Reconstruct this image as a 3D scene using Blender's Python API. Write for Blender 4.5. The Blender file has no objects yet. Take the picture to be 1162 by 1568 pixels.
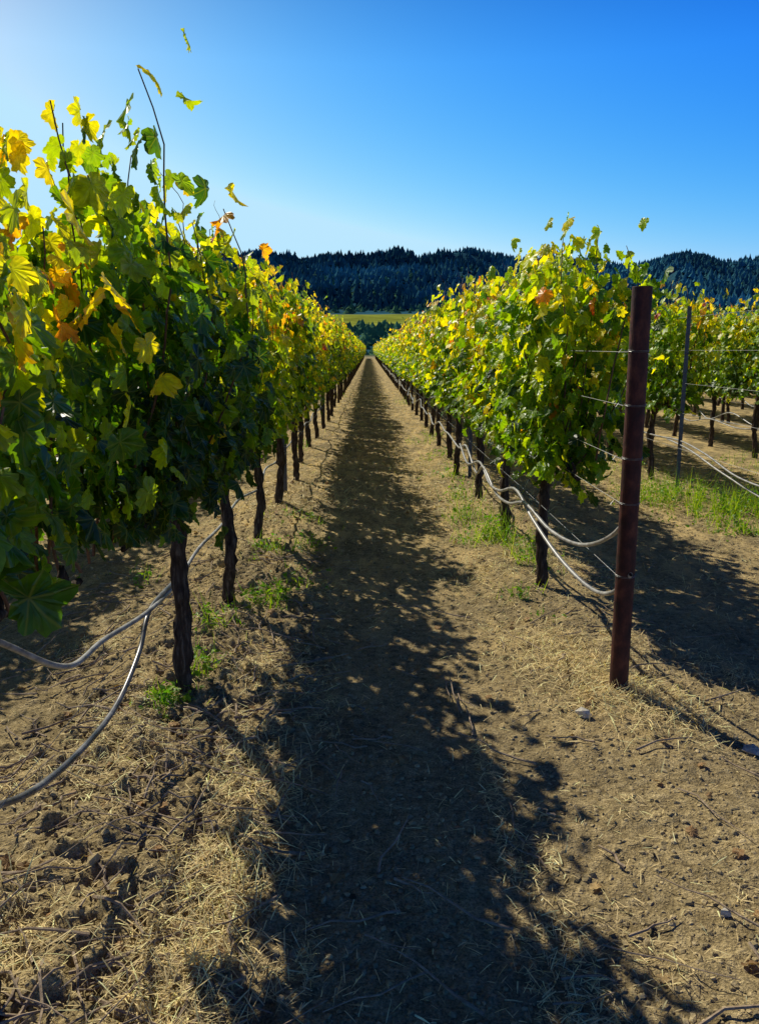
import bpy, math, numpy as np
from mathutils import Vector
RNG=np.random.default_rng(7)
scene=bpy.context.scene
scene.view_settings.view_transform='Standard'; scene.view_settings.look='None'; scene.view_settings.exposure=0

# ---------------------------------------------------------------- helpers
def mk_mesh(name,V,F,cols=None,uv=None,mats=(),smooth=False):
    V=np.asarray(V,dtype=np.float32); F=np.asarray(F,dtype=np.int32)
    me=bpy.data.meshes.new(name); k=F.shape[1]; n=len(F)
    me.vertices.add(len(V)); me.vertices.foreach_set('co',V.ravel())
    me.loops.add(n*k); me.loops.foreach_set('vertex_index',F.ravel())
    me.polygons.add(n); me.polygons.foreach_set('loop_start',np.arange(0,n*k,k,dtype=np.int32))
    me.update(calc_edges=True)
    if cols is not None:
        a=me.color_attributes.new('Col','FLOAT_COLOR','POINT')
        c=np.ones((len(V),4),dtype=np.float32); c[:,:3]=cols; a.data.foreach_set('color',c.ravel())
    if uv is not None:
        u=me.uv_layers.new(name='UVMap'); u.data.foreach_set('uv',np.asarray(uv,dtype=np.float32)[F.ravel()].ravel())
    me.polygons.foreach_set('use_smooth',np.full(n,smooth))
    for m in mats: me.materials.append(m)
    me.update()
    return me
def mk_obj(name,me,parent=None,loc=(0,0,0),rot=0,scale=None):
    o=bpy.data.objects.new(name,me); scene.collection.objects.link(o)
    o.location=loc; o.rotation_euler=(0,0,rot)
    if scale: o.scale=scale
    if parent: o.parent=parent
    return o
def hashn(i,j,seed):
    h=(i.astype(np.int64)*374761393+j.astype(np.int64)*668265263+seed*982451653)&0x7fffffff
    h=((h^(h>>13))*1274126177)&0x7fffffff
    return ((h^(h>>16))&0xffff)/65535.0
def vnoise(x,y,seed=0):
    x=np.asarray(x,float);y=np.asarray(y,float)
    i=np.floor(x);j=np.floor(y);fx=x-i;fy=y-j
    fx=fx*fx*(3-2*fx);fy=fy*fy*(3-2*fy)
    a=hashn(i,j,seed);b=hashn(i+1,j,seed);c=hashn(i,j+1,seed);d=hashn(i+1,j+1,seed)
    return (a*(1-fx)+b*fx)*(1-fy)+(c*(1-fx)+d*fx)*fy-.5
def fbm(x,y,o=4,seed=0):
    s=0;a=1
    for k in range(o):
        s=s+a*vnoise(x*2**k+17*k,y*2**k-9*k,seed+k);a*=.5
    return s
def tube(P,R,k=6,rough=0,rng=RNG):
    P=np.asarray(P,float);n=len(P);R=np.broadcast_to(np.asarray(R,float),(n,))
    T=np.gradient(P,axis=0);T/=np.linalg.norm(T,axis=1)[:,None]+1e-9
    up=np.array([0,0,1.]) if abs(T[0][2])<.9 else np.array([1.,0,0])
    V=[];u=np.cross(T[0],up);u/=np.linalg.norm(u)
    ang=np.arange(k)*2*np.pi/k
    for i in range(n):
        u=u-T[i]*np.dot(u,T[i]);u/=np.linalg.norm(u)+1e-9;w=np.cross(T[i],u)
        r=R[i]*(1+rough*rng.normal(size=k))
        V.append(P[i]+np.outer(np.cos(ang)*r,u)+np.outer(np.sin(ang)*r,w))
    V=np.concatenate(V);a=np.arange(k);b=(a+1)%k;F=[]
    for i in range(n-1):
        F.append(np.stack([i*k+a,i*k+b,(i+1)*k+b,(i+1)*k+a],1))
    V=np.vstack([V,P[-1:],P[:1]]);e=len(V)-2
    F.append(np.stack([(n-1)*k+a,(n-1)*k+b,np.full(k,e),np.full(k,e)],1))
    F=np.concatenate(F)
    T1=F[:,[0,1,2]];T2=F[:,[0,2,3]];T2=T2[T2[:,1]!=T2[:,2]]
    return V,np.concatenate([T1,T2])
def join(parts):
    V=[];F=[];o=0
    for v,f in parts:
        V.append(v);F.append(f+o);o+=len(v)
    return np.concatenate(V),np.concatenate(F)
def smooth_path(pts,n=8):
    pts=np.asarray(pts,float);P=np.vstack([2*pts[0]-pts[1],pts,2*pts[-1]-pts[-2]]);out=[]
    for i in range(1,len(P)-2):
        for t in np.linspace(0,1,n,endpoint=False):
            p0,p1,p2,p3=P[i-1:i+3]
            out.append(.5*((2*p1)+(-p0+p2)*t+(2*p0-5*p1+4*p2-p3)*t*t+(-p0+3*p1-3*p2+p3)*t**3))
    out.append(pts[-1]);return np.array(out)
def empty(name,loc=(0,0,0)):
    e=bpy.data.objects.new(name,None);scene.collection.objects.link(e);e.location=loc;e.empty_display_size=.2;return e

# ---------------------------------------------------------------- materials
def newmat(name):
    m=bpy.data.materials.new(name);m.use_nodes=True;nt=m.node_tree;nt.nodes.clear()
    out=nt.nodes.new('ShaderNodeOutputMaterial');return m,nt,out
def N(nt,t,**kw):
    n=nt.nodes.new(t)
    for k,v in kw.items():
        if k in n.inputs: n.inputs[k].default_value=v
        else: setattr(n,k,v)
    return n
def noise(nt,scale,detail=5,rough=.6,vec=None):
    n=N(nt,'ShaderNodeTexNoise');n.inputs['Scale'].default_value=scale;n.inputs['Detail'].default_value=detail;n.inputs['Roughness'].default_value=rough
    if vec: nt.links.new(vec,n.inputs['Vector'])
    return n
def ramp(nt,src,stops):
    r=N(nt,'ShaderNodeValToRGB');el=r.color_ramp.elements
    el[0].position=stops[0][0];el[0].color=(*stops[0][1],1);el[1].position=stops[-1][0];el[1].color=(*stops[-1][1],1)
    for p,c in stops[1:-1]:
        e=el.new(p);e.color=(*c,1)
    nt.links.new(src,r.inputs[0]);return r
def math_(nt,op,a,b=None,c=None):
    m=N(nt,'ShaderNodeMath');m.operation=op
    for i,v in enumerate((a,b,c)):
        if v is None: continue
        if isinstance(v,(int,float)): m.inputs[i].default_value=v
        else: nt.links.new(v,m.inputs[i])
    return m.outputs[0]
def mixc(nt,fac,a,b,mode='MIX'):
    m=N(nt,'ShaderNodeMix');m.data_type='RGBA';m.blend_type=mode
    for sock,v in ((m.inputs[0],fac),(m.inputs[6],a),(m.inputs[7],b)):
        if isinstance(v,(int,float)): sock.default_value=v
        elif isinstance(v,tuple): sock.default_value=(*v,1)
        else: nt.links.new(v,sock)
    return m.outputs[2]

def leaf_material():
    m,nt,out=newmat('grape_leaf');L=nt.links
    at=N(nt,'ShaderNodeVertexColor');at.layer_name='Col'
    uv=N(nt,'ShaderNodeUVMap');sep=N(nt,'ShaderNodeSeparateXYZ');L.new(uv.outputs[0],sep.inputs[0])
    ang=math_(nt,'ARCTAN2',sep.outputs[0],sep.outputs[1])
    pp=math_(nt,'PINGPONG',ang,math.radians(26))
    ln=N(nt,'ShaderNodeVectorMath');ln.operation='LENGTH';L.new(uv.outputs[0],ln.inputs[0])
    d=math_(nt,'MULTIPLY',pp,ln.outputs['Value'])
    mr=N(nt,'ShaderNodeMapRange');L.new(d,mr.inputs[0]);mr.inputs[1].default_value=.01;mr.inputs[2].default_value=.04;mr.inputs[3].default_value=.3;mr.inputs[4].default_value=0
    geo=N(nt,'ShaderNodeNewGeometry')
    nz=noise(nt,45,2,.6,geo.outputs['Position'])
    var=ramp(nt,nz.outputs[0],[(.3,(.72,.72,.72)),(.7,(1.2,1.2,1.2))])
    base=mixc(nt,1.0,at.outputs[0],var.outputs[0],'MULTIPLY')
    base=mixc(nt,mr.outputs[0],base,(.3,.32,.06))
    p=N(nt,'ShaderNodeBsdfPrincipled');L.new(base,p.inputs['Base Color']);p.inputs['Roughness'].default_value=.42;p.inputs['Specular IOR Level'].default_value=.4
    tc=mixc(nt,1.0,base,(2.7,2.4,.35),'MULTIPLY')
    tr=N(nt,'ShaderNodeBsdfTranslucent');L.new(tc,tr.inputs[0])
    mx=N(nt,'ShaderNodeMixShader');mx.inputs[0].default_value=.46;L.new(p.outputs[0],mx.inputs[1]);L.new(tr.outputs[0],mx.inputs[2])
    L.new(mx.outputs[0],out.inputs[0]);return m
def attr_mat(name,rough=.9,transl=0,bump=0,bscale=60,spec=.2,var=(.7,1.2)):
    m,nt,out=newmat(name);L=nt.links
    at=N(nt,'ShaderNodeVertexColor');at.layer_name='Col'
    geo=N(nt,'ShaderNodeNewGeometry');nz=noise(nt,bscale,4,.65,geo.outputs['Position'])
    vr=ramp(nt,nz.outputs[0],[(.3,(var[0],)*3),(.7,(var[1],)*3)])
    base=mixc(nt,1.0,at.outputs[0],vr.outputs[0],'MULTIPLY')
    p=N(nt,'ShaderNodeBsdfPrincipled');L.new(base,p.inputs['Base Color']);p.inputs['Roughness'].default_value=rough;p.inputs['Specular IOR Level'].default_value=spec
    if bump:
        b=N(nt,'ShaderNodeBump');b.inputs['Strength'].default_value=bump;b.inputs['Distance'].default_value=.01;L.new(nz.outputs[0],b.inputs['Height']);L.new(b.outputs[0],p.inputs['Normal'])
    if transl:
        tr=N(nt,'ShaderNodeBsdfTranslucent');tc=mixc(nt,1.0,base,(1.8,1.8,.9),'MULTIPLY');L.new(tc,tr.inputs[0])
        mx=N(nt,'ShaderNodeMixShader');mx.inputs[0].default_value=transl;L.new(p.outputs[0],mx.inputs[1]);L.new(tr.outputs[0],mx.inputs[2]);L.new(mx.outputs[0],out.inputs[0])
    else: L.new(p.outputs[0],out.inputs[0])
    return m
def noisy_mat(name,stops,scale,rough=.8,metal=0,bump=.5,bd=.01,stretch=None,spec=.3):
    m,nt,out=newmat(name);L=nt.links
    geo=N(nt,'ShaderNodeNewGeometry');v=geo.outputs['Position']
    if stretch:
        mp=N(nt,'ShaderNodeMapping');mp.inputs['Scale'].default_value=stretch;L.new(v,mp.inputs[0]);v=mp.outputs[0]
    nz=noise(nt,scale,5,.65,v);r=ramp(nt,nz.outputs[0],stops)
    p=N(nt,'ShaderNodeBsdfPrincipled');L.new(r.outputs[0],p.inputs['Base Color']);p.inputs['Roughness'].default_value=rough;p.inputs['Metallic'].default_value=metal;p.inputs['Specular IOR Level'].default_value=spec
    b=N(nt,'ShaderNodeBump');b.inputs['Strength'].default_value=bump;b.inputs['Distance'].default_value=bd;L.new(nz.outputs[0],b.inputs['Height']);L.new(b.outputs[0],p.inputs['Normal'])
    L.new(p.outputs[0],out.inputs[0]);return m
M_leaf=leaf_material()
M_bark=noisy_mat('vine_bark',[(.3,(.018,.012,.009)),(.52,(.06,.042,.03)),(.72,(.17,.135,.1))],55,.95,0,1,.016,(1,1,.15),.1)
M_cane=noisy_mat('cane_bark',[(.3,(.07,.03,.015)),(.7,(.2,.1,.05))],60,.6,0,.2)
M_rust=noisy_mat('rusted_steel',[(.3,(.022,.008,.006)),(.5,(.06,.017,.011)),(.66,(.12,.036,.019)),(.82,(.22,.085,.04))],22,.75,.1,.8,.004,(1,1,.6),.35)
M_steel=noisy_mat('weathered_steel',[(.3,(.04,.045,.055)),(.7,(.10,.105,.11))],30,.5,.6,.2)
M_wire=noisy_mat('galvanised_wire',[(.3,(.12,.12,.12)),(.7,(.25,.25,.24))],30,.45,.7,.1)
M_hose=noisy_mat('dusty_hose',[(.3,(.08,.075,.07)),(.5,(.28,.27,.25)),(.75,(.5,.48,.44))],14,.4,0,.2,.002,None,.6)
M_hose2=noisy_mat('black_hose',[(.35,(.03,.03,.03)),(.52,(.12,.115,.11)),(.75,(.38,.36,.33))],9,.32,0,.2,.002,None,.7)
M_straw=attr_mat('straw',.7,.15,0,60,.3)
M_clod=attr_mat('soil_clods',.95,0,.6,90,.1)
M_weed=attr_mat('weed_leaf',.5,.45,0,60,.35)
M_tree=attr_mat('distant_foliage',.95,0,0,.12,.0,(.8,1.15))
M_hill=attr_mat('hill_ground',.95,0,0,.05,.0,(.6,1.3))

# ---------------------------------------------------------------- ground
ROWX=[-0.9,1.16]+[-3.1-2.2*i for i in range(4)]+[3.4+2.2*i for i in range(9)]
RX=np.array(ROWX)
def axis_pts(lo,hi,step,far_lo,far_hi,g=1.07):
    a=list(np.arange(lo,hi,step));s=step;x=a[-1]
    while x<far_hi: s*=g;x+=s;a.append(x)
    s=step;x=lo;b=[]
    while x>far_lo: s*=g;x-=s;b.append(x)
    return np.array(b[::-1]+a)
gx=axis_pts(-2.2,2.9,.012,-4000,4000,1.08);gy=axis_pts(1.2,5.6,.012,-60,6000,1.045)
def rowdist(x):
    return np.min(np.abs(np.asarray(x)[...,None]-RX),axis=-1)
def gheight(x,y):
    d=rowdist(x);near=np.exp(-np.maximum(y,0)/60)*(np.abs(x)<40)
    berm=.05*np.exp(-(d/.38)**2)
    lf=1/(1+np.exp((x-.1)/.12))          # rougher, unraked soil on the left of the wheel track
    cl=np.clip(1.2-d/.75,.2,1)*(.75+.65*lf)
    h=berm*near+.03*fbm(x*1.1,y*1.1,3,3)*near
    f=np.exp(-np.maximum(y-6,0)/8)
    wx=x+.05*vnoise(x*6,y*6,91);wy=y+.05*vnoise(x*6,y*6,92)
    h+=(.028*fbm(wx*7,wy*7,3,11)*cl+.048*np.maximum(fbm(wx*14,wy*14,5,31)-.03,0)*cl*(.5+.7*lf)+(.0035+.009*lf*cl)*fbm(x*31,y*31,2,5))*f
    return h
X,Y=np.meshgrid(gx,gy);Z=gheight(X,Y)
V=np.stack([X.ravel(),Y.ravel(),Z.ravel()],1);nx=len(gx);ny=len(gy)
ii,jj=np.meshgrid(np.arange(nx-1),np.arange(ny-1));a=(jj*nx+ii).ravel()
F=np.stack([a,a+1,a+nx+1,a+nx],1)
m,nt,out=newmat('vineyard_soil');L=nt.links
geo=N(nt,'ShaderNodeNewGeometry');pos=geo.outputs['Position'];sep=N(nt,'ShaderNodeSeparateXYZ');L.new(pos,sep.inputs[0])
n1=noise(nt,1.3,4,.6,pos);n2=noise(nt,22,5,.7,pos);n3=noise(nt,120,3,.7,pos)
mp=N(nt,'ShaderNodeMapping');mp.inputs['Scale'].default_value=(1,.35,1);L.new(pos,mp.inputs[0]);n4=noise(nt,5,5,.7,mp.outputs[0])
soil=ramp(nt,n2.outputs[0],[(.3,(.16,.12,.06)),(.5,(.34,.265,.135)),(.7,(.55,.44,.24))])
big=ramp(nt,n1.outputs[0],[(.3,(.7,.69,.69)),(.7,(1.15,1.12,1.05))])
c=mixc(nt,1.0,soil.outputs[0],big.outputs[0],'MULTIPLY')
grain=ramp(nt,n3.outputs[0],[(.3,(.4,.4,.4)),(.7,(1.45,1.45,1.45))])
c=mixc(nt,1.0,c,grain.outputs[0],'MULTIPLY')
yf=N(nt,'ShaderNodeMapRange');L.new(sep.outputs[1],yf.inputs[0]);yf.inputs[1].default_value=2.5;yf.inputs[2].default_value=7;yf.inputs[3].default_value=.15;yf.inputs[4].default_value=1
sm=ramp(nt,n4.outputs[0],[(.46,(0,0,0)),(.6,(1,1,1))])
fac=math_(nt,'MULTIPLY',math_(nt,'MULTIPLY',sm.outputs[0],yf.outputs[0]),.8)
straw=ramp(nt,n3.outputs[0],[(.3,(.42,.29,.11)),(.7,(.85,.64,.3))])
c=mixc(nt,fac,c,straw.outputs[0])
far=N(nt,'ShaderNodeMapRange');L.new(sep.outputs[1],far.inputs[0]);far.inputs[1].default_value=150;far.inputs[2].default_value=220
c=mixc(nt,far.outputs[0],c,(.05,.07,.02))
p=N(nt,'ShaderNodeBsdfPrincipled');L.new(c,p.inputs['Base Color']);p.inputs['Roughness'].default_value=.95;p.inputs['Specular IOR Level'].default_value=.1
hs=math_(nt,'ADD',math_(nt,'MULTIPLY',n2.outputs[0],1.2),math_(nt,'MULTIPLY',n3.outputs[0],.5))
b=N(nt,'ShaderNodeBump');b.inputs['Strength'].default_value=.9;b.inputs['Distance'].default_value=.022;L.new(hs,b.inputs['Height']);L.new(b.outputs[0],p.inputs['Normal'])
L.new(p.outputs[0],out.inputs[0]);M_soil=m
mk_obj('ground',mk_mesh('ground',V,F,mats=[M_soil],smooth=True))

# ---------------------------------------------------------------- scatter on the ground
def sample_xy(n,x0,x1,y0,y1,pw=1.6):
    x=RNG.uniform(x0,x1,n);y=y0+(y1-y0)*RNG.random(n)**pw;return x,y
def blades(x,y,length,width,tilt,col,curve=0,z=None,colvar=.25):
    n=len(x);th=RNG.uniform(0,2*np.pi,n);el=tilt*RNG.normal(size=n)
    d=np.stack([np.cos(th)*np.cos(el),np.sin(th)*np.cos(el),np.sin(el)],1)
    s=np.stack([-np.sin(th),np.cos(th),RNG.normal(size=n)*.3],1)*width[:,None]*.5
    zz=gheight(x,y)+RNG.uniform(.002,.014,n) if z is None else z
    c=np.stack([x,y,zz+np.abs(np.sin(el))*length*.45],1);h=d*length[:,None]*.5
    mid=c+np.stack([np.zeros(n),np.zeros(n),curve*length*RNG.random(n)],1)
    V=np.stack([c-h-s,c-h+s,mid-s,mid+s,c+h-s*.4,c+h+s*.4],1).reshape(-1,3)
    b=np.arange(n)*6
    F=np.concatenate([np.stack([b,b+1,b+3,b+2],1),np.stack([b+2,b+3,b+5,b+4],1)])
    cc=np.asarray(col)[None]*(1+colvar*RNG.normal(size=(n,1)));cc=np.clip(cc,.02,.85)
    return V,F,np.repeat(cc,6,0)
parts=[]
x,y=sample_xy(240000,-2.4,3.2,1.3,12,1.7)
d=rowdist(x);dens=np.clip(fbm(x*2.8,y*2.1,3,77)*3.0+.0,0.04,1)*np.where(d<.75,1,.12)*np.where((x>.6)&(y<3.3),.25,1)
k=RNG.random(len(x))<dens;x=x[k];y=y[k]
parts.append(blades(x,y,RNG.uniform(.012,.06,len(x)),RNG.uniform(.0012,.0036,len(x)),.25,(.74,.57,.27),.06,colvar=.34))
x,y=sample_xy(34000,-3,5,8,34,1.2);d=rowdist(x);k=RNG.random(len(x))<np.where(d<.8,.9,.25);x=x[k];y=y[k]
parts.append(blades(x,y,RNG.uniform(.04,.13,len(x)),RNG.uniform(.004,.01,len(x)),.3,(.7,.54,.27),.06))
tx=[];ty=[]
for (cx,cy,r,n) in [(.98,4.05,.22,1100),(1.1,3.6,.16,900),(1.28,3.35,.14,600),(1.2,6.3,.2,900),(.85,5.5,.25,500),(-.55,3.9,.15,400),(-.5,3.1,.14,500),(-.45,2.3,.1,900),(-.42,2.75,.09,600),(-.5,1.95,.1,700),(-.48,1.72,.1,600),(-1.0,1.9,.12,450),(-1.0,2.9,.12,300),(1.9,3.6,.2,200),(2.6,5.6,.4,400),(.75,7.3,.4,900),(-.3,8.5,.4,600),(.6,11,.5,900)]:
    tx.append(cx+RNG.normal(size=n)*r);ty.append(cy+RNG.normal(size=n)*r*1.3)
x=np.concatenate(tx);y=np.concatenate(ty)
parts.append(blades(x,y,RNG.uniform(.03,.10,len(x)),RNG.uniform(.0013,.0038,len(x)),.45,(.8,.62,.29),.1))
o=0;Vs=[];Fs=[];Cs=[]
for v,f,c_ in parts: Vs.append(v);Fs.append(f+o);Cs.append(c_);o+=len(v)
mk_obj('straw_litter',mk_mesh('straw_litter',np.concatenate(Vs),np.concatenate(Fs),np.concatenate(Cs),mats=[M_straw]))

ico=np.array([(-1,1.618,0),(1,1.618,0),(-1,-1.618,0),(1,-1.618,0),(0,-1,1.618),(0,1,1.618),(0,-1,-1.618),(0,1,-1.618),(1.618,0,-1),(1.618,0,1),(-1.618,0,-1),(-1.618,0,1)])/1.9
icoF=np.array([(0,11,5),(0,5,1),(0,1,7),(0,7,10),(0,10,11),(1,5,9),(5,11,4),(11,10,2),(10,7,6),(7,1,8),(3,9,4),(3,4,2),(3,2,6),(3,6,8),(3,8,9),(4,9,5),(2,4,11),(6,2,10),(8,6,7),(9,8,1)])
def stones(x,y,s,col,cv=.2,sink=.2):
    n=len(x);P=ico[None]*(1+.22*RNG.normal(size=(n,12,1)))*s[:,None,None]*np.array([1,1,.65])
    sc=RNG.uniform(.6,1.3,(n,1,3));P=P*sc;th=RNG.uniform(0,6.28,n);c_,s_=np.cos(th)[:,None],np.sin(th)[:,None]
    Q=np.stack([P[...,0]*c_-P[...,1]*s_,P[...,0]*s_+P[...,1]*c_,P[...,2]],2)
    Q+=np.stack([x,y,gheight(x,y)+s*sink],1)[:,None]
    F=(icoF[None]+12*np.arange(n)[:,None,None]).reshape(-1,3)
    cc=np.clip(np.asarray(col)[None]*(1+cv*RNG.normal(size=(n,1))),.03,.7)
    return Q.reshape(-1,3),F,np.repeat(cc,12,0)
x,y=sample_xy(90000,-2.4,3.2,1.3,10,1.7);d=rowdist(x)
k=RNG.random(len(x))<np.where((d<.6),.9,.5);x=x[k];y=y[k];s=.0025+.010*RNG.random(len(x))**3
big=RNG.random(len(x))<.009;s=np.where(big&(x<-.3)&(x>-1.8),RNG.uniform(.012,.026,len(x)),s)
v,f,c_=stones(x,y,s,(.36,.28,.145),.24,0.05)
mk_obj('soil_clods',mk_mesh('soil_clods',v,f,c_,mats=[M_clod]))
for (cx,cy,s) in [(.93,3.29,.034),(1.52,3.0,.03),(1.0,2.03,.022)]:
    v,f,c_=stones(np.array([cx]),np.array([cy]),np.array([s]),(.5,.46,.38),0,.45)
    mk_obj('stone',mk_mesh('stone',v,f,c_,mats=[M_clod],smooth=False))

tw=[]
for i in range(620):
    cx=RNG.uniform(-1.9,-.25) if i<500 else RNG.uniform(-.3,2.2);cy=1.4+5*RNG.random()**1.5;L_=RNG.uniform(.05,.38);th=RNG.uniform(0,6.28)
    t=np.linspace(-.5,.5,5);px=cx+t*L_*np.cos(th)+RNG.normal(size=5)*.008;py=cy+t*L_*np.sin(th)+RNG.normal(size=5)*.008
    pz=gheight(px,py)+.008+RNG.random(5)*.01+abs(RNG.normal())*.02*(t+.5)
    tw.append(tube(np.stack([px,py,pz],1),np.linspace(.005,.002,5)*RNG.uniform(.6,1.3),5))
v,f=join(tw);mk_obj('pruned_twigs',mk_mesh('pruned_twigs',v,f,mats=[noisy_mat('dry_twig',[(.3,(.16,.11,.07)),(.7,(.42,.32,.21))],40,.85)]))

# ---------------------------------------------------------------- leaves
half=[(0,1.0),(6,.9),(11,.93),(18,.83),(27,.7),(34,.8),(42,.86),(52,.95),(59,.85),(66,.86),(76,.72),(84,.64),(93,.74),(106,.8),(116,.7),(128,.7),(144,.6),(160,.52),(172,.36)]
def template(hl,ring):
    o=[(r*math.sin(math.radians(a)),r*math.cos(math.radians(a))) for a,r in hl]+[(0,-.05)]+[(-r*math.sin(math.radians(a)),r*math.cos(math.radians(a))) for a,r in hl[:0:-1]]
    O=np.array(o);k=len(O);c=np.zeros((1,2))
    if ring:
        T=np.vstack([c,O*.55,O]);F=[]
        for i in range(k):
            j=(i+1)%k;F+= [(0,1+j,1+i),(1+i,1+j,1+k+j),(1+i,1+k+j,1+k+i)]
        edge=np.r_[0,np.full(k,.35),np.ones(k)]
    else:
        T=np.vstack([c,O]);F=[(0,1+(i+1)%k,1+i) for i in range(k)];edge=np.r_[0,np.ones(k)]
    return T,np.array(F),edge
T_hi=template(half,True)
T_mid=template([(0,1),(25,.7),(50,.95),(78,.68),(106,.8),(150,.6)],False)
T_lo=template([(0,1),(52,.95),(110,.8)],False)
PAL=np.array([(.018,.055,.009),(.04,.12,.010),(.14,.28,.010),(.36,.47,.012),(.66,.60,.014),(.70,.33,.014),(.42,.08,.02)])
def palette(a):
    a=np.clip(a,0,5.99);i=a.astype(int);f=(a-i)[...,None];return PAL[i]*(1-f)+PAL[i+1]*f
def leaves(P,nrm,dr,size,aut,tmpl,rng):
    T,F,edge=tmpl;n=len(P)
    nrm=nrm/np.linalg.norm(nrm,axis=1)[:,None];dr=dr-nrm*np.sum(dr*nrm,1)[:,None];dr/=np.linalg.norm(dr,axis=1)[:,None]+1e-9
    sd=np.cross(dr,nrm)
    curl=rng.normal(.12,.32,n)[:,None];fold=rng.normal(.14,.27,n)[:,None];tw=rng.normal(0,.28,n)[:,None]
    x=T[None,:,0]*rng.uniform(.85,1.1,(n,1));y=T[None,:,1]*np.ones((n,1));z=-curl*y*y-fold*np.abs(x)+tw*x*y+.06*rng.normal(size=(n,len(T)))*edge
    s=size[:,None,None]
    V=P[:,None]+s*(x[...,None]*sd[:,None]+y[...,None]*dr[:,None]+z[...,None]*nrm[:,None])
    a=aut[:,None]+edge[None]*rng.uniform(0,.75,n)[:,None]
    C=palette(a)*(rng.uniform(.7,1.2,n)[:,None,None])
    UV=np.broadcast_to(T[None],(n,len(T),2))
    FF=(F[None]+len(T)*np.arange(n)[:,None,None]).reshape(-1,3)
    return V.reshape(-1,3),FF,C.reshape(-1,3),UV.reshape(-1,2)
def canopy(seed,tmpl,nshoot=20,lat=4.4,top=2.1,L=.86,aut0=1.3,gain=1.8,orange=0,sz=(.038,.074),canes=True,tall=None,thick=.10,floppy=.1,skirt=.93,zmin=.86,spike=1.0,xmax=.37,topvar=.07):
    r=np.random.default_rng(seed);P=[];A=[];S=[];SD=[];tubes=[]
    ys=np.linspace(-L,L,nshoot)+r.normal(size=nshoot)*.05
    for q,y0 in enumerate(ys):
        tp=top+r.normal()*topvar+.08*math.sin(y0*4+seed)
        if tall and q in tall: tp=top+tall[q]
        latq=lat*r.uniform(.6,1.4);aq=r.normal()*.55
        side=r.choice([-1,1]);lean=side*abs(r.normal(.0,thick));leany=r.normal()*.14
        if tall and q in tall and tall[q]>.1: latq=lat*1.25
        n=16;t=np.linspace(0,1,n)
        z=.88+(tp-.88)*t;xx=lean*np.sin(t*2.2)*1.2+np.cumsum(r.normal(size=n)*.010);yy=y0+leany*t+np.cumsum(r.normal(size=n)*.012)
        if r.random()<floppy:
            z=.95+(tp-1.15)*np.sin(t*2.3)*.85;xx=side*(.1+.27*t**1.3)
        pts=np.stack([xx,yy,z],1)
        if canes:
            tubes.append(tube(pts,np.linspace(.0055,.002,n),5))
            if r.random()<.14*spike:
                e=pts[-1];u=np.linspace(0,1,7)[:,None];tubes.append(tube(e+np.array([[r.normal()*.08,r.normal()*.1,.17]])*u+np.array([[.03,.03,0]])*np.sin(u*5),np.linspace(.002,.0009,7),4))
        for i in range(n):
            m=1+r.poisson(latq*(1.1-.35*t[i]))
            for _ in range(m):
                sp=.155*(.75+.5*t[i] if t[i]<.4 else 1.08-.33*t[i])
                off=r.normal(size=3)*np.array([sp,.09,.085]);off[2]-=.05*(t[i]>.85)
                if t[i]>.8: off[2]=min(off[2],.05)
                p=pts[i]+off
                if p[2]<zmin+.1*r.random() or abs(p[0])>xmax: continue
                P.append(p);SD.append(np.sign(off[0]) if r.random()<.8 else r.choice([-1,1]))
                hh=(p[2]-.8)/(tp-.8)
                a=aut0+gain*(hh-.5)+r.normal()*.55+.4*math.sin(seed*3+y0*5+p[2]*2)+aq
                A0=min(a,3.75+.45*r.random())
                if r.random()<.035: A0=a+r.uniform(1,2.4)
                if hh>.75 and r.random()<orange*.3: A0+=r.uniform(.3,1.1)
                A.append(A0);S.append(r.uniform(*sz)*(1.05-.3*max(hh-.75,0)*2))
    for _ in range(int(nshoot*4)):
        y0=r.uniform(-L,L);b=.09*math.sin(y0*9+seed)
        P.append(np.array([r.normal()*.11,y0,skirt+.04+b+r.normal()*.06]));SD.append(r.choice([-1,1]));A.append(aut0-.4+r.normal()*.8);S.append(r.uniform(*sz))
    P=np.array(P);A=np.array(A);S=np.array(S);SD=np.array(SD);n=len(P)
    nrm=np.stack([SD*(.9+.3*r.random(n)),r.normal(size=n)*.5,.45+.45*r.normal(size=n)],1)
    dr=np.stack([SD*.35+r.normal(size=n)*.3,r.normal(size=n)*.45,-1+.3*r.normal(size=n)],1)
    V,F,C,UV=leaves(P,nrm,dr,S,A,tmpl,r)
    return V,F,C,UV,tubes
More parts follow.
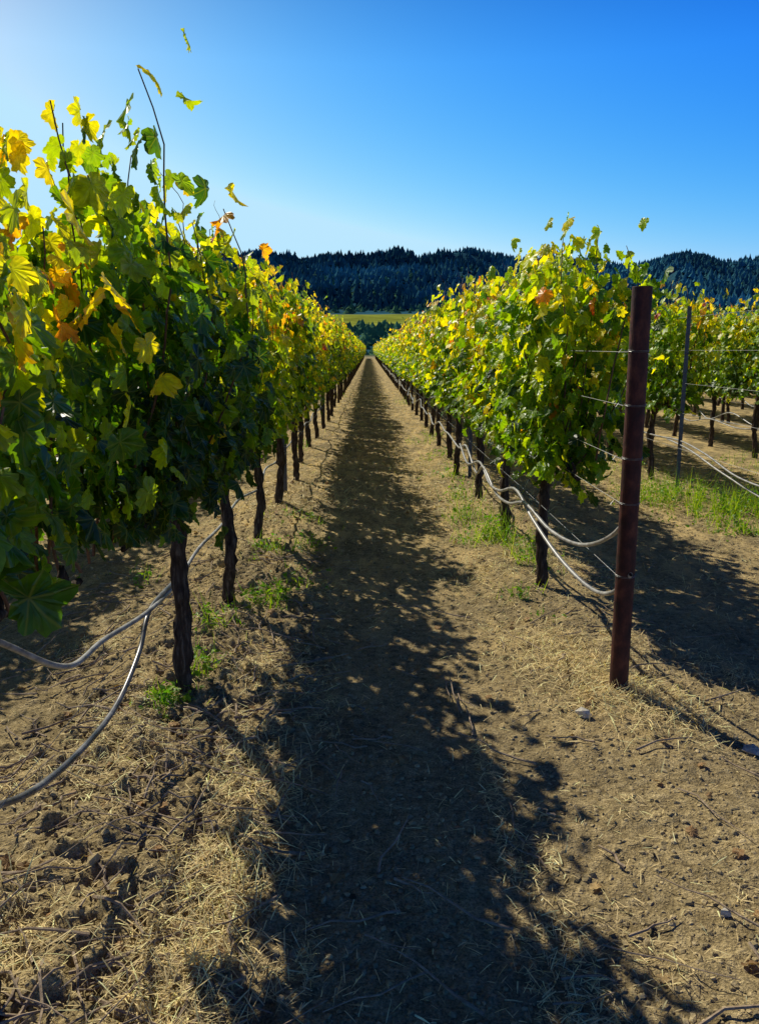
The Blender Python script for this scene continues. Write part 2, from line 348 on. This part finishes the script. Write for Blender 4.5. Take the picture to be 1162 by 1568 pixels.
def trunk_parts(seed,k=10,L=.8,R=.036):
    r=np.random.default_rng(seed+500);n=24;t=np.linspace(0,1,n)
    lx=r.normal()*.03;ly=r.normal()*.05;ph=r.uniform(0,6)
    P=np.stack([lx*np.sin(t*3)+.010*np.sin(t*9+ph)-.010*math.sin(ph)+np.cumsum(r.normal(size=n)*.0035),ly*np.sin(t*3)+.014*np.sin(t*8+ph*2)+np.cumsum(r.normal(size=n)*.006),-.06+.96*t],1)
    Rr=R*(1.1-.25*t+.2*np.exp(-(t/.06)**2)+.45*np.exp(-((t-1)/.12)**2)+.22*np.exp(-((t-r.uniform(.3,.7))/.05)**2))*(1+.10*r.normal(size=n))
    out=[tube(P,Rr,k,.13,r)];h=P[-1]
    for s in (-1,1):
        m=9;u=np.linspace(0,1,m);Q=np.stack([h[0]*(1-u)+r.normal(size=m)*.006,h[1]+s*u*L,h[2]-.02+.03*np.sin(u*5)+r.normal(size=m)*.008],1)
        out.append(tube(Q,np.linspace(.025,.012,m)*(1+.12*r.normal(size=m)),7,.08,r))
        for j in range(1,m-1):
            out.append(tube(np.array([Q[j],Q[j]+[r.normal()*.01,r.normal()*.01,.035],Q[j]+[r.normal()*.02,r.normal()*.02,.075]]),[.013,.011,.008],5,.1,r))
    return out
def vine_mesh(tag,seed,tmpl,**kw):
    V,F,C,UV,tb=canopy(seed,tmpl,**kw);me=mk_mesh('foliage_'+tag,V,F,C,UV,[M_leaf])
    cm=None
    if tb: v,f=join(tb);cm=mk_mesh('canes_'+tag,v,f,mats=[M_cane],smooth=True)
    v,f=join(trunk_parts(seed));tm=mk_mesh('trunk_'+tag,v,f,mats=[M_bark],smooth=True)
    return me,cm,tm
def place(meshes,x,y,flip=0,s=1):
    e=empty('grapevine',(x,y,float(gheight(np.array([x]),np.array([y]))[0])));e.rotation_euler=(0,0,math.pi*flip);e.scale=(s,s,s)
    for nm,me in zip(('foliage','canes','trunk'),meshes):
        if me: mk_obj(nm,me,e)
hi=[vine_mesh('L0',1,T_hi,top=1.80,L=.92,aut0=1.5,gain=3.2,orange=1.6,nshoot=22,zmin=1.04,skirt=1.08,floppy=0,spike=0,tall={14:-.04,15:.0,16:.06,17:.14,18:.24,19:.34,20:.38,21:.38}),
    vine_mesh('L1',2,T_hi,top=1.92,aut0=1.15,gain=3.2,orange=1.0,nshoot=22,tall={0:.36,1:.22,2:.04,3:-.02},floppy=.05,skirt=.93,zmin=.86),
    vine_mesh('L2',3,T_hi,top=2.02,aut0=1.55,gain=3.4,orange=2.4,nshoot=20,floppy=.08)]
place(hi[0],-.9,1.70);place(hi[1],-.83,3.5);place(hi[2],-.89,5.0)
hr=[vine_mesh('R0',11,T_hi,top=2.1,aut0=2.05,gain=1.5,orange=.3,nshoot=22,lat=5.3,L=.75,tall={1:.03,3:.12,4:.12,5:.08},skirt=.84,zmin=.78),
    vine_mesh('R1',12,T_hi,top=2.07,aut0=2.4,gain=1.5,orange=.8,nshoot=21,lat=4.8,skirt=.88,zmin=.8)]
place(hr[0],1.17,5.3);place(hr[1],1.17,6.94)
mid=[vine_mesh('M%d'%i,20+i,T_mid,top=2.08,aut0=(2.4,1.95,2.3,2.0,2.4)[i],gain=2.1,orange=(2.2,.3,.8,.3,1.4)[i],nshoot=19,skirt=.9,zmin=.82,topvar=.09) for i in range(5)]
def rowfill(x,y0,y1,seed):
    r=np.random.default_rng(seed);y=y0;i=0
    while y<y1:
        place(mid[(i+seed)%5],x+r.normal()*.025,y,int(r.random()<.5),r.uniform(.95,1.05));y+=1.62;i+=1
    return y
ends={}
ends[-.9]=rowfill(-.92,6.65,24,0);ends[1.16]=rowfill(1.16,8.56,24,2)
ends[-3.1]=rowfill(-3.1,3.4,20,1);ends[3.4]=rowfill(3.4,9.9,24,3);ends[5.6]=rowfill(5.6,8.5,24,4);ends[7.8]=rowfill(7.8,8.0,18,5)
segs=[]
for s in range(3):
    Vs=[];Fs=[];Cs=[];Us=[];o=0;tb=[]
    for q in range(5):
        V,F,C,UV,_=canopy(60+s*7+q,T_lo,nshoot=14,lat=2.4,top=2.08,aut0=2.25,gain=1.8,orange=.6,sz=(.06,.1),canes=False,topvar=.1)
        V=V+np.array([0,q*1.62,0]);Vs.append(V);Fs.append(F+o);Cs.append(C);Us.append(UV);o+=len(V)
        r=np.random.default_rng(s*9+q);tb.append(tube(np.array([[0,q*1.62,-.05],[r.normal()*.03,q*1.62+r.normal()*.05,.45],[0,q*1.62,.9]]),[.045,.035,.04],6))
    tb.append(tube(np.array([[0,-.8,.9],[0,7.3,.9]]),[.02,.02],5))
    fm=mk_mesh('row_foliage%d'%s,np.concatenate(Vs),np.concatenate(Fs),np.concatenate(Cs),np.concatenate(Us),[M_leaf])
    v,f=join(tb);segs.append((fm,mk_mesh('row_trunks%d'%s,v,f,mats=[M_bark])))
dr_=empty('distant_vineyard_rows')
for xi,x in enumerate(ROWX):
    y=ends.get(x,6.0+abs(x)*.3 if x>0 else 8);i=0
    while y<150:
        a,b=segs[(i+xi)%3];mk_obj('row_foliage',a,dr_,(x,y,0));mk_obj('row_trunks',b,dr_,(x,y,0));y+=8.1;i+=1

# ---------------------------------------------------------------- posts, wires, hoses
def pipe(r,h,k=28,wall=.006,z0=-.1):
    zs=[z0,.0,h*.25,h*.5,h*.75,h-.003,h];rr=[r]*6+[r-.001]
    V=[];a=np.arange(k)*2*np.pi/k
    for z,q in list(zip(zs,rr))+[(h,r-wall),(h-.25,r-wall)]:
        V.append(np.stack([np.cos(a)*q,np.sin(a)*q,np.full(k,z)],1))
    n=len(V);V=np.concatenate(V);i=np.arange(k);j=(i+1)%k
    F=[np.stack([m*k+i,m*k+j,(m+1)*k+j,(m+1)*k+i],1) for m in range(n-1)]
    c=len(V);V=np.vstack([V,[[0,0,h-.25]]]);F=np.concatenate(F)
    F=np.concatenate([F[:,[0,1,2]],F[:,[0,2,3]],np.stack([(n-1)*k+i,(n-1)*k+j,np.full(k,c)],1)])
    return V,F
pe=empty('rusted_end_post',(1.15,3.55,.03))
v,f=pipe(.042,1.83);mk_obj('pipe',mk_mesh('pipe',v,f,mats=[M_rust],smooth=False),pe)
def ringwrap(z,r=.0435,turns=2.2,dz=.005):
    t=np.linspace(0,turns*2*np.pi,int(turns*18));return tube(np.stack([np.cos(t)*r,np.sin(t)*r,z+dz*t/6.28+.004*np.sin(t)],1),.0012,5)
parts=[ringwrap(z) for z in (.57,.9,1.1,1.33,1.56)]
parts+= [tube(np.array([[-.044,0,z],[-.07,.01,z+.012],[-.085,0,z-.004]]),.0013,5) for z in (.9,1.1,1.33,1.56)]
v,f=join(parts);mk_obj('wire_wraps',mk_mesh('wire_wraps',v,f,mats=[M_wire]),pe)
def tpost(name,x,y,h):
    e=empty(name,(x,y,0));w=.022;t=.004
    prof=np.array([(-w,0),(w,0),(w,t),(t/2,t),(t/2,.03),(-t/2,.03),(-t/2,t),(-w,t)]);k=len(prof)
    V=np.vstack([np.c_[prof,np.full(k,-.1)],np.c_[prof,np.full(k,h)]]);i=np.arange(k);j=(i+1)%k
    F=np.stack([i,j,j+k,i+k],1);F=np.concatenate([F[:,[0,1,2]],F[:,[0,2,3]],[[k+0,k+1,k+2],[k,k+2,k+7],[k+3,k+4,k+5],[k+3,k+5,k+6]]])
    mk_obj('rail',mk_mesh('rail',V,F,mats=[M_steel]),e)
    cl=[tube(np.array([[-.03,-.006,z],[0,-.012,z+.004],[.03,-.006,z]]),.003,5) for z in np.arange(.35,h,.2)]
    v,f=join(cl);mk_obj('wire_clips',mk_mesh('wire_clips',v,f,mats=[M_wire]),e)
for x,ys,h in ((-.93,(9.0,17.,25.5),2.0),(1.24,(10.0,18,26),2.05),(3.5,(18.5,27),2.1),(3.40,(8.9,),2.05),(5.6,(9.2,17,25),2.1),(-3.1,(6,14,22),2.0)):
    for y in ys: tpost('metal_trellis_post',x,y,h)
def wires(x,y0,y1,zs):
    pr=[]
    for z in zs:
        yy=np.linspace(y0,y1,24);pr.append(tube(np.stack([np.full(24,x+.02*math.sin(z*20)),yy,z-.012*np.abs(np.sin(yy*.5))],1),.0013,4))
    v,f=join(pr);mk_obj('trellis_wires',mk_mesh('trellis_wires',v,f,mats=[M_wire]))
wires(1.14,3.55,60,(.6,.93,1.13,1.36,1.6));wires(-.9,1.0,60,(.5,.93,1.13,1.36,1.6));wires(3.4,5.5,60,(.55,.93,1.25,1.6,1.95));wires(-3.1,3,60,(.5,.93,1.36,1.6));wires(5.6,7,60,(.5,.93,1.36,1.6,1.9));wires(7.8,7,60,(.5,.93,1.36,1.6))
def hose(name,ctrl,r=.0095,mat=None):
    ps=[tube(smooth_path(c,7),r,8) for c in ctrl];v,f=join(ps);return mk_obj(name,mk_mesh(name,v,f,mats=[mat or M_hose],smooth=True))
def sagline(x,y0,y1,z,step=.8,amp=.03,seed=0):
    r=np.random.default_rng(seed);ys=np.arange(y0,y1,step);return [(x+r.normal()*.025,yy,z+(amp if i%2 else -amp)*r.random()) for i,yy in enumerate(ys)]
hose('irrigation_hose',[[(1.17,3.52,.93),(1.14,3.75,.74),(1.10,4.15,.60),(1.04,4.6,.58),(.99,5.1,.64),(.97,5.6,.55),(.99,6.3,.5),(.97,6.9,.62)]+sagline(.98,7.5,60,.56,.8,.08,1),
  [(1.16,3.5,.62),(1.13,3.68,.48),(1.10,3.95,.43),(1.05,4.4,.47),(1.0,4.9,.58),(.98,5.4,.68),(.97,6.0,.57),(.98,6.6,.53),(.98,7.2,.62),(.97,8,.5),(.98,8.8,.6)]],.0105)
hose('irrigation_hose',[[(-1.0,1.75,1.05),(-.97,2.1,.82),(-.95,2.45,.62),(-.95,2.8,.58),(-.93,3.3,.52),(-.95,3.9,.47),(-.96,4.5,.5)]+sagline(-.96,5.2,60,.5,.8,.05,2)])
hose('irrigation_hose',[[(-.95,1.5,.66),(-.93,1.75,.54),(-.92,2.05,.42),(-.91,2.4,.36),(-.92,2.8,.33),(-.93,3.15,.40),(-.945,3.4,.5),(-.95,3.9,.49)]],.0105,M_hose2)
hose('irrigation_hose',[[(3.45,5.8,.5),(3.4,6.6,.44),(3.38,7.4,.45),(3.4,8.2,.56),(3.4,8.9,.62),(3.4,9.6,.6)]+sagline(3.38,10.4,50,.6,.8,.05,3),[(3.5,5.8,.35),(3.46,6.8,.3),(3.42,7.8,.42),(3.4,8.6,.55),(3.4,9.3,.6)]])
hose('irrigation_hose',[sagline(5.6,7,50,.6,.8,.12,4),sagline(5.55,7,50,.45,.9,.1,8)]);hose('irrigation_hose',[sagline(7.8,7,50,.55,.8,.1,9)]);hose('irrigation_hose',[sagline(-3.1,2.5,50,.5,.8,.05,5)])

# ---------------------------------------------------------------- weeds and fallen leaves
def weeds(centers):
    Vs=[];Fs=[];Cs=[];o=0;r=np.random.default_rng(5)
    T=template([(0,1),(25,.62),(60,.42),(120,.3)],False)
    for (cx,cy,R,n,h) in centers:
        px=cx+r.normal(size=n)*R;py=cy+r.normal(size=n)*R*1.2
        k=vnoise(px*9,py*9,41)>.0;px=px[k];py=py[k];n=len(px)
        if n<4: continue
        pz=gheight(px,py)+h*r.random(n)**1.1*np.exp(-((px-cx)**2+(py-cy)**2)/(2*R*R)*.5)+.008
        P=np.stack([px,py,pz],1);nr=np.stack([r.normal(size=n)*.5,r.normal(size=n)*.5,np.full(n,.8)],1);d=np.stack([r.normal(size=n),r.normal(size=n),.2+.4*r.random(n)],1)
        V,F,C,UV=leaves(P,nr,d,r.uniform(.012,.038,n),r.uniform(1.4,2.5,n),T,r);C=np.clip(C,0,.3)*np.array([.8,1.0,1.])
        Vs.append(V);Fs.append(F+o);Cs.append(C);o+=len(V)
        m=n//2;px=px[:m]+r.normal(size=m)*.02;py=py[:m];th=r.uniform(0,6.28,m);hh=h*r.uniform(.5,1.5,m);w=.003
        z=gheight(px,py);b=np.stack([px,py,z],1);s=np.stack([np.cos(th)*w,np.sin(th)*w,0*th],1);ln=np.stack([r.normal(size=m)*.4*hh,r.normal(size=m)*.4*hh,hh],1)
        V=np.stack([b-s,b+s,b+ln],1).reshape(-1,3);F=np.arange(3*m).reshape(-1,3)
        C=np.repeat(palette(r.uniform(1.6,3.2,m)),3,0);Vs.append(V);Fs.append(F+o);Cs.append(C);o+=len(V)
    return np.concatenate(Vs),np.concatenate(Fs),np.concatenate(Cs)
cs=[(-.8,3.76,.06,120,.14),(-.88,3.38,.06,110,.08),(-.66,5.0,.1,200,.1),(-.5,5.5,.12,160,.08),(-.8,6.2,.1,150,.1),(-.85,4.5,.08,160,.16),(-.7,7.5,.14,130,.1),(-.6,6.6,.12,160,.1),
    (1.0,6.6,.12,420,.24),(.98,7.5,.13,330,.24),(1.12,5.7,.09,260,.2),(1.02,5.05,.06,120,.12),(1.05,4.6,.05,70,.07),(.95,8.7,.12,220,.22),(1.0,10,.14,180,.18),(1.25,6.1,.1,200,.2),(1.05,12,.18,200,.16),
    (3.3,8.2,.28,1000,.28),(3.55,7.5,.26,1200,.28),(3.05,8.7,.22,600,.22),(3.9,7.8,.28,1000,.26),(3.8,7.0,.2,500,.2),(3.2,6.9,.12,160,.1),(3.3,10.5,.3,300,.2),(5.4,11,.4,400,.2),(-1.7,5.6,.12,100,.1),(-2.9,6,.25,300,.15)]
rr=np.random.default_rng(3)
for i in range(22): cs.append((RX[rr.integers(0,5)]-.06+rr.normal()*.1,rr.uniform(11,30),.15,110,.16))
v,f,c_=weeds(cs);mk_obj('green_weeds',mk_mesh('green_weeds',v,f,c_,mats=[M_weed]))
n=320;x=np.r_[RNG.normal(-.85,.35,240),RNG.normal(1.1,.4,80)];y=1.4+9*RNG.random(n)**1.3
P=np.stack([x,y,gheight(x,y)+.012],1)
V,F,C,UV=leaves(P,np.stack([RNG.normal(size=n)*.35,RNG.normal(size=n)*.35,np.ones(n)],1),RNG.normal(size=(n,3)),RNG.uniform(.015,.035,n),np.full(n,4.5),T_hi,RNG)
C=np.repeat(np.array([(.38,.22,.08),(.34,.2,.08),(.44,.3,.12),(.28,.17,.07)])[RNG.integers(0,4,n)],len(T_hi[0]),0)
mk_obj('fallen_leaves',mk_mesh('fallen_leaves',V,F,C,UV,[M_straw]))

# ---------------------------------------------------------------- hills
RPX=np.array([-1200,-400,0,200,350,400,470,545,575,610,640,690,720,760,850,920,960,990,1030,1060,1090,1130,1162,1400,2300])
RY=np.array([385,378,377,380,382,379,387,388,381,380,389,383,377,388,394,396,400,392,379,384,394,391,384,380,392])
RU=(RPX-565)/1255
def ratio(py):
    w=(784-py)/1255;return (-.194+.981*w)/(.981+.194*w)
RH=ratio(RY+5)
def hillz(u,y):
    rid=np.interp(u,RU,RH)*1300+1.6-5
    xw=u*y;g=fbm(xw/150,y/190,4,91);g2=np.abs(fbm(xw/90,y/300,3,55))
    base=np.interp(y,[230,300,450,560,640],[-2,3,14,25,33])
    t=np.clip((y-640)/(1300-640),0,1)
    z=base+(rid-33)*(t**.85)
    z+=(g*50-g2*55+2)*np.sin(np.pi*t)*(.4+.6*t)
    z=np.where(y>1300,rid-(y-1300)*.25,z)
    z+=g*3*np.clip((y-260)/100,0,1)*(t<=0)
    return z
us=np.linspace(-1.3,1.3,420);ysH=np.r_[np.linspace(230,1300,170),np.linspace(1330,2000,12)]
U,YY=np.meshgrid(us,ysH);Zh=hillz(U,YY);V=np.stack([(U*YY).ravel(),YY.ravel(),Zh.ravel()],1)
nx=len(us);ny=len(ysH);ii,jj=np.meshgrid(np.arange(nx-1),np.arange(ny-1));a=(jj*nx+ii).ravel();F=np.stack([a,a+1,a+nx+1,a+nx],1)
mead=((YY>430)&(YY<565)&(np.abs(U+.0)<.35)).ravel()
C=np.where(mead[:,None],np.array([.24,.27,.04]),np.array([.028,.09,.12]))  # distance haze painted into the forest ground as extra blue; meadow left clear
C=C*(1+.3*vnoise(V[:,0]/12,V[:,1]/12,8))[:,None]
mk_obj('forested_hill',mk_mesh('forested_hill',V,F,C,mats=[M_hill],smooth=True))
def conifers(u,y,h,col,wide,rng,layers=3,k=6,bright=None,tv=(.8,1.25)):
    n=len(u);x=u*y;z=hillz(u,y)-1;w=h*wide*rng.uniform(.7,1.3,n)
    Vs=[];Fs=[];Cs=[];o=0;a=np.arange(k)*2*np.pi/k;tint=rng.uniform(*tv,(n,1))
    if bright is not None: tint=tint*bright[:,None]
    for l in range(layers):
        zb=z+h*(.05+l*.9/layers*.75);zt=z+h*(.45+.55*(l+1)/layers) if wide<.45 else z+h*(.5+.5*(l+1)/layers)
        rw=w*(1-l/(layers+.3));jit=rng.uniform(.6,1.35,(n,k));rot=rng.uniform(0,6,n)[:,None]
        ring=np.stack([x[:,None]+np.cos(a+rot)*rw[:,None]*jit,y[:,None]+np.sin(a+rot)*rw[:,None]*jit,zb[:,None]+h[:,None]*.08*rng.normal(size=(n,k))],2)
        tip=np.stack([x+rng.normal(size=n)*.3,y,zt],1)[:,None]
        V=np.concatenate([ring,tip],1);b=(np.arange(n)*(k+1))[:,None];i=np.arange(k)[None];j=(i+1)%k
        F=np.stack([b+i,b+j,b+k+0*i],2).reshape(-1,3)+o
        cc=np.asarray(col)[None]*tint;Vs.append(V.reshape(-1,3));Fs.append(F);Cs.append(np.repeat(cc,k+1,0));o+=n*(k+1)
    return np.concatenate(Vs),np.concatenate(Fs),np.concatenate(Cs)
r=np.random.default_rng(12)
n=17000;u=r.uniform(-.62,.62,n);y=600+700*r.random(n)**.85
br=np.clip(1+1.6*fbm(u*y/90,y/90,3,5),.5,1.8)
A=conifers(u,y,r.uniform(5,12,n),(.034,.12,.145),.42,r,3,6,br)  # bluish tree colour has aerial haze mixed in
n=1000;u=r.uniform(-.75,.75,n);y=r.normal(1297,7,n);hh=(3+8*r.random(n)**2)*np.clip(.6+1.6*(vnoise(u*40,y*0,3)+.3),.4,1.4);B=conifers(u,y,hh,(.028,.095,.125),.34,r)  # ridge trees: haze likewise painted in as blue
Vs,Fs=join([A[:2],B[:2]]);mk_obj('hillside_conifers',mk_mesh('hillside_conifers',Vs,Fs,np.concatenate([A[2],B[2]]),mats=[M_tree]))
n=3600;u=r.uniform(-.62,.62,n);y=np.where(r.random(n)<.4,r.uniform(240,425,n),r.uniform(570,830,n));A=conifers(u,y,r.uniform(3,6.5,n),(.08,.17,.08),.65,r,4,8)
mk_obj('oak_woodland',mk_mesh('oak_woodland',A[0],A[1],A[2],mats=[M_tree]))

# ---------------------------------------------------------------- light, sky, camera
el=math.radians(41);az=math.atan2(-.57,.82)
S=Vector((math.sin(az)*math.cos(el),math.cos(az)*math.cos(el),math.sin(el)))
sd=bpy.data.lights.new('sun','SUN');sd.energy=5.0;sd.angle=math.radians(.5);sd.color=(1,.94,.8)
so=bpy.data.objects.new('sun',sd);scene.collection.objects.link(so);so.rotation_euler=(-S).to_track_quat('-Z','Y').to_euler()
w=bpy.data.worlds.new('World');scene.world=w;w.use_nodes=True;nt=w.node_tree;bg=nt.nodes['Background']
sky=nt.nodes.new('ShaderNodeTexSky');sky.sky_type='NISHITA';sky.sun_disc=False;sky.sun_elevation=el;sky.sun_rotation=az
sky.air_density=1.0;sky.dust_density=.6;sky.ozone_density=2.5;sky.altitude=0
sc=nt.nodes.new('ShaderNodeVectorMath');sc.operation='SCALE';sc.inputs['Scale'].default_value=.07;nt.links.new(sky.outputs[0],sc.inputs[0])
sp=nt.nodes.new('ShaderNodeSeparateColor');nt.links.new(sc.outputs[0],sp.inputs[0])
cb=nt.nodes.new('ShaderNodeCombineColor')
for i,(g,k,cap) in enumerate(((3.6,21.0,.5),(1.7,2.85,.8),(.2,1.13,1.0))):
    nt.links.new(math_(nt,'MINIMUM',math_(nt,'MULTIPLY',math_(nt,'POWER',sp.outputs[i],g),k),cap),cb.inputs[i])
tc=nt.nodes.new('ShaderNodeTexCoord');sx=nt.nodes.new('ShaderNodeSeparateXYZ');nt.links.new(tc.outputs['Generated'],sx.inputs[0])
zr=nt.nodes.new('ShaderNodeMapRange');nt.links.new(sx.outputs[2],zr.inputs[0]);zr.inputs[1].default_value=.3;zr.inputs[2].default_value=.6;zr.inputs[3].default_value=10.0;zr.inputs[4].default_value=1.0  # added dimming of the upper sky, mostly above frame, to cut fill light
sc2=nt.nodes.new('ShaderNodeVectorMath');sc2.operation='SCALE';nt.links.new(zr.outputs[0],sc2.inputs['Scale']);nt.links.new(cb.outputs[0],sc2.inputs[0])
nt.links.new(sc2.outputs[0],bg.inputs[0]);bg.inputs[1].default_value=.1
cd=bpy.data.cameras.new('camera');cam=bpy.data.objects.new('camera',cd);scene.collection.objects.link(cam);scene.camera=cam
cd.sensor_fit='VERTICAL';cd.sensor_height=36;cd.lens=28.8;cd.clip_start=.05;cd.clip_end=12000
cam.location=(0,0,1.6);cam.rotation_euler=(math.radians(90-11.22),0,math.radians(-.73))
